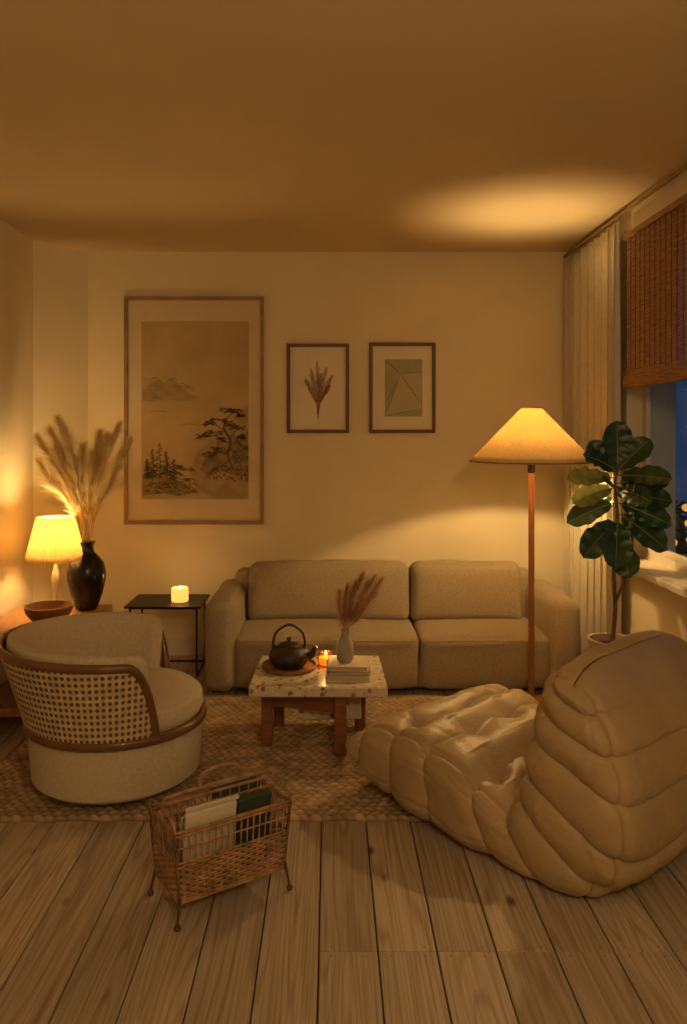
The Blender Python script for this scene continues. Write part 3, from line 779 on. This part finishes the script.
# ------------------------------------------------------------ magazine rack
mg = group('wicker_magazine_rack', (-.350, 2.56, 0), math.atan2(.55,.835))
LX, LY = .178, .095
def P_(sx_, sy_, z):
    k_ = 1+.10*(z-.07)/.2
    return Vector((sx_*LX*k_, sy_*LY*k_, z))
mb = MB(); zb0, zr = .07, .285
cor = [(-1,-1),(1,-1),(1,1),(-1,1)]
def loop(z, r):
    pts = []
    for i in range(4):
        a = cor[i]; b_ = cor[(i+1)%4]; m_ = 16 if i % 2 == 0 else 9
        for k_ in range(m_):
            u = k_/m_; pts.append(P_(a[0]+(b_[0]-a[0])*u, a[1]+(b_[1]-a[1])*u, z))
    mb.tube(pts, r, 6, True)
loop(zr, .0055); loop(zr-.012, .004); loop(zb0, .006); loop(.19, .004); loop(.235,.003)
for k_ in range(12):
    z = .078+k_*.0092; pts = []
    for i in range(4):
        a = cor[i]; b_ = cor[(i+1)%4]; m_ = 36 if i % 2 == 0 else 20
        for q in range(m_):
            u = q/m_; pp = P_(a[0]+(b_[0]-a[0])*u, a[1]+(b_[1]-a[1])*u, z)
            nrm = Vector((0,a[1],0)) if i % 2 == 0 else Vector((a[0] if a[0]==b_[0] else 0,0,0))
            pts.append(pp+nrm*.003*(1 if (q//2+k_) % 2 else -1))
    mb.tube(pts, .0040, 5, True)
for i in range(4):
    a = cor[i]; b_ = cor[(i+1)%4]; m_ = 18 if i % 2 == 0 else 10
    for q in range(m_+1):
        u = q/m_; mb.tube([P_(a[0]+(b_[0]-a[0])*u, a[1]+(b_[1]-a[1])*u, z) for z in (zb0,.18,zr)], .0028 if 0 < q < m_ else .006, 5)
mb.build('woven_sides', wicker_m, mg, angle=60)
mb = MB()
for q in range(16): mb.tube([P_(-1+2*q/15,-1,zb0), P_(-1+2*q/15,1,zb0)], .004, 5)
for q in range(9): mb.tube([P_(-1,-1+2*q/8,zb0+.004), P_(1,-1+2*q/8,zb0+.004)], .004, 5)
for q in range(13):
    x_ = -1+2*q/12; mb.tube([P_(x_,0,zb0), P_(x_,0,.33)], .0028, 5)
for z in (.30,.33): mb.tube([P_(-1,0,z),P_(1,0,z)], .005, 6)
mb.tube(bez([P_(-1,0,zb0),P_(-1,0,.25),P_(-.95,0,.335),P_(-.8,0,.35),P_(0,0,.355),P_(.8,0,.35),P_(.95,0,.335),P_(1,0,.25),P_(1,0,zb0)], 50), .0055, 7)
mb.tube(bez([P_(-.35,0,.35),P_(-.33,0,.385),P_(-.15,0,.405),P_(.15,0,.405),P_(.33,0,.385),P_(.35,0,.35)], 24), .006, 7)
for s_ in (-1,1): mb.tube(bez([P_(s_,-1,zr),P_(s_,-.8,zr+.03),P_(s_,0,.33),P_(s_,.8,zr+.03),P_(s_,1,zr)], 20), .005, 6)
mb.build('divider_and_handle', wicker_m, mg)
mb = MB()
for a, b_ in cor:
    p0 = P_(a,b_,.09); p1 = Vector((a*(LX+.014), b_*(LY+.014), .014)); mb.tube([p0, p0.lerp(p1,.5), p1], [.006,.0045,.004], 7)
    mb.lathe([(0,0),(.008,.002),(.011,.009),(.008,.016),(0,.018)], (p1.x,p1.y,0), 10)
mb.build('feet', M('rack_feet', (.10,.05,.025), .4), mg)
mb = MB(); R1 = Matrix.Rotation(math.radians(9),3,'X')
mb.box((-.070,-.062,.205),(.17,.012,.235), R=R1); mb.box((-.055,-.040,.205),(.18,.008,.25), R=R1); mb.box((-.06,-.020,.19),(.18,.010,.21), R=R1)
mb.build('magazines', paper_m, mg, smooth=False, bevel=.002)
mb = MB(); mb.box((.085,-.045,.20),(.12,.030,.235), R=R1); mb.box((.06,.032,.205),(.16,.03,.25), R=R1)
mb.build('dark_book', green_m, mg, smooth=False, bevel=.002)

# ------------------------------------------------------------ lights
def pl(name, loc, e, col, r):
    l = bpy.data.lights.new(name, 'POINT'); l.energy = e; l.color = col; l.shadow_soft_size = r
    o = bpy.data.objects.new(name, l); C.objects.link(o); o.location = loc; return o
warm = (1,.66,.25)
pl('floor_lamp_light', (1.085,4.31,1.485), 60, warm, .030)
pl('table_lamp_light', (-1.565,4.56,.90), 15, warm, .055)
pl('votive_light', (-.020,3.87,.46), .8, (1,.58,.18), .015)
pl('candle_light', (-.925,4.93,.56), .8, (1,.58,.18), .02)
pl('room_fill_light', (.55,-.15,2.15), 50, (1,.72,.38), .16)  # unseen warm fill added behind the camera for the foreground, no fixture modelled
w = bpy.data.worlds.new('night_sky'); scene.world = w; w.use_nodes = True
nt = w.node_tree; bg = nt.nodes['Background']; bg.inputs[1].default_value = 1
tc = nt.nodes.new('ShaderNodeTexCoord'); nz = nt.nodes.new('ShaderNodeTexNoise'); nz.inputs['Scale'].default_value = 180
cr = nt.nodes.new('ShaderNodeValToRGB'); cr.color_ramp.elements[0].position = .70; cr.color_ramp.elements[0].color = (.018,.036,.075,1)
cr.color_ramp.elements[1].position = .76; cr.color_ramp.elements[1].color = (.3,.35,.5,1)
nt.links.new(tc.outputs['Generated'], nz.inputs['Vector']); nt.links.new(nz.outputs['Fac'], cr.inputs['Fac']); nt.links.new(cr.outputs[0], bg.inputs[0])

# ------------------------------------------------------------ camera
cam = bpy.data.cameras.new('camera'); co = bpy.data.objects.new('camera', cam); C.objects.link(co)
co.location = (0,0,1.48); co.rotation_euler = (pi/2,0,0)
cam.sensor_width = 36; cam.sensor_fit = 'AUTO'; cam.lens = 800/1024*36
cam.shift_y = -82/1024; cam.shift_x = 13.5/1024; cam.clip_start = .05
scene.camera = co
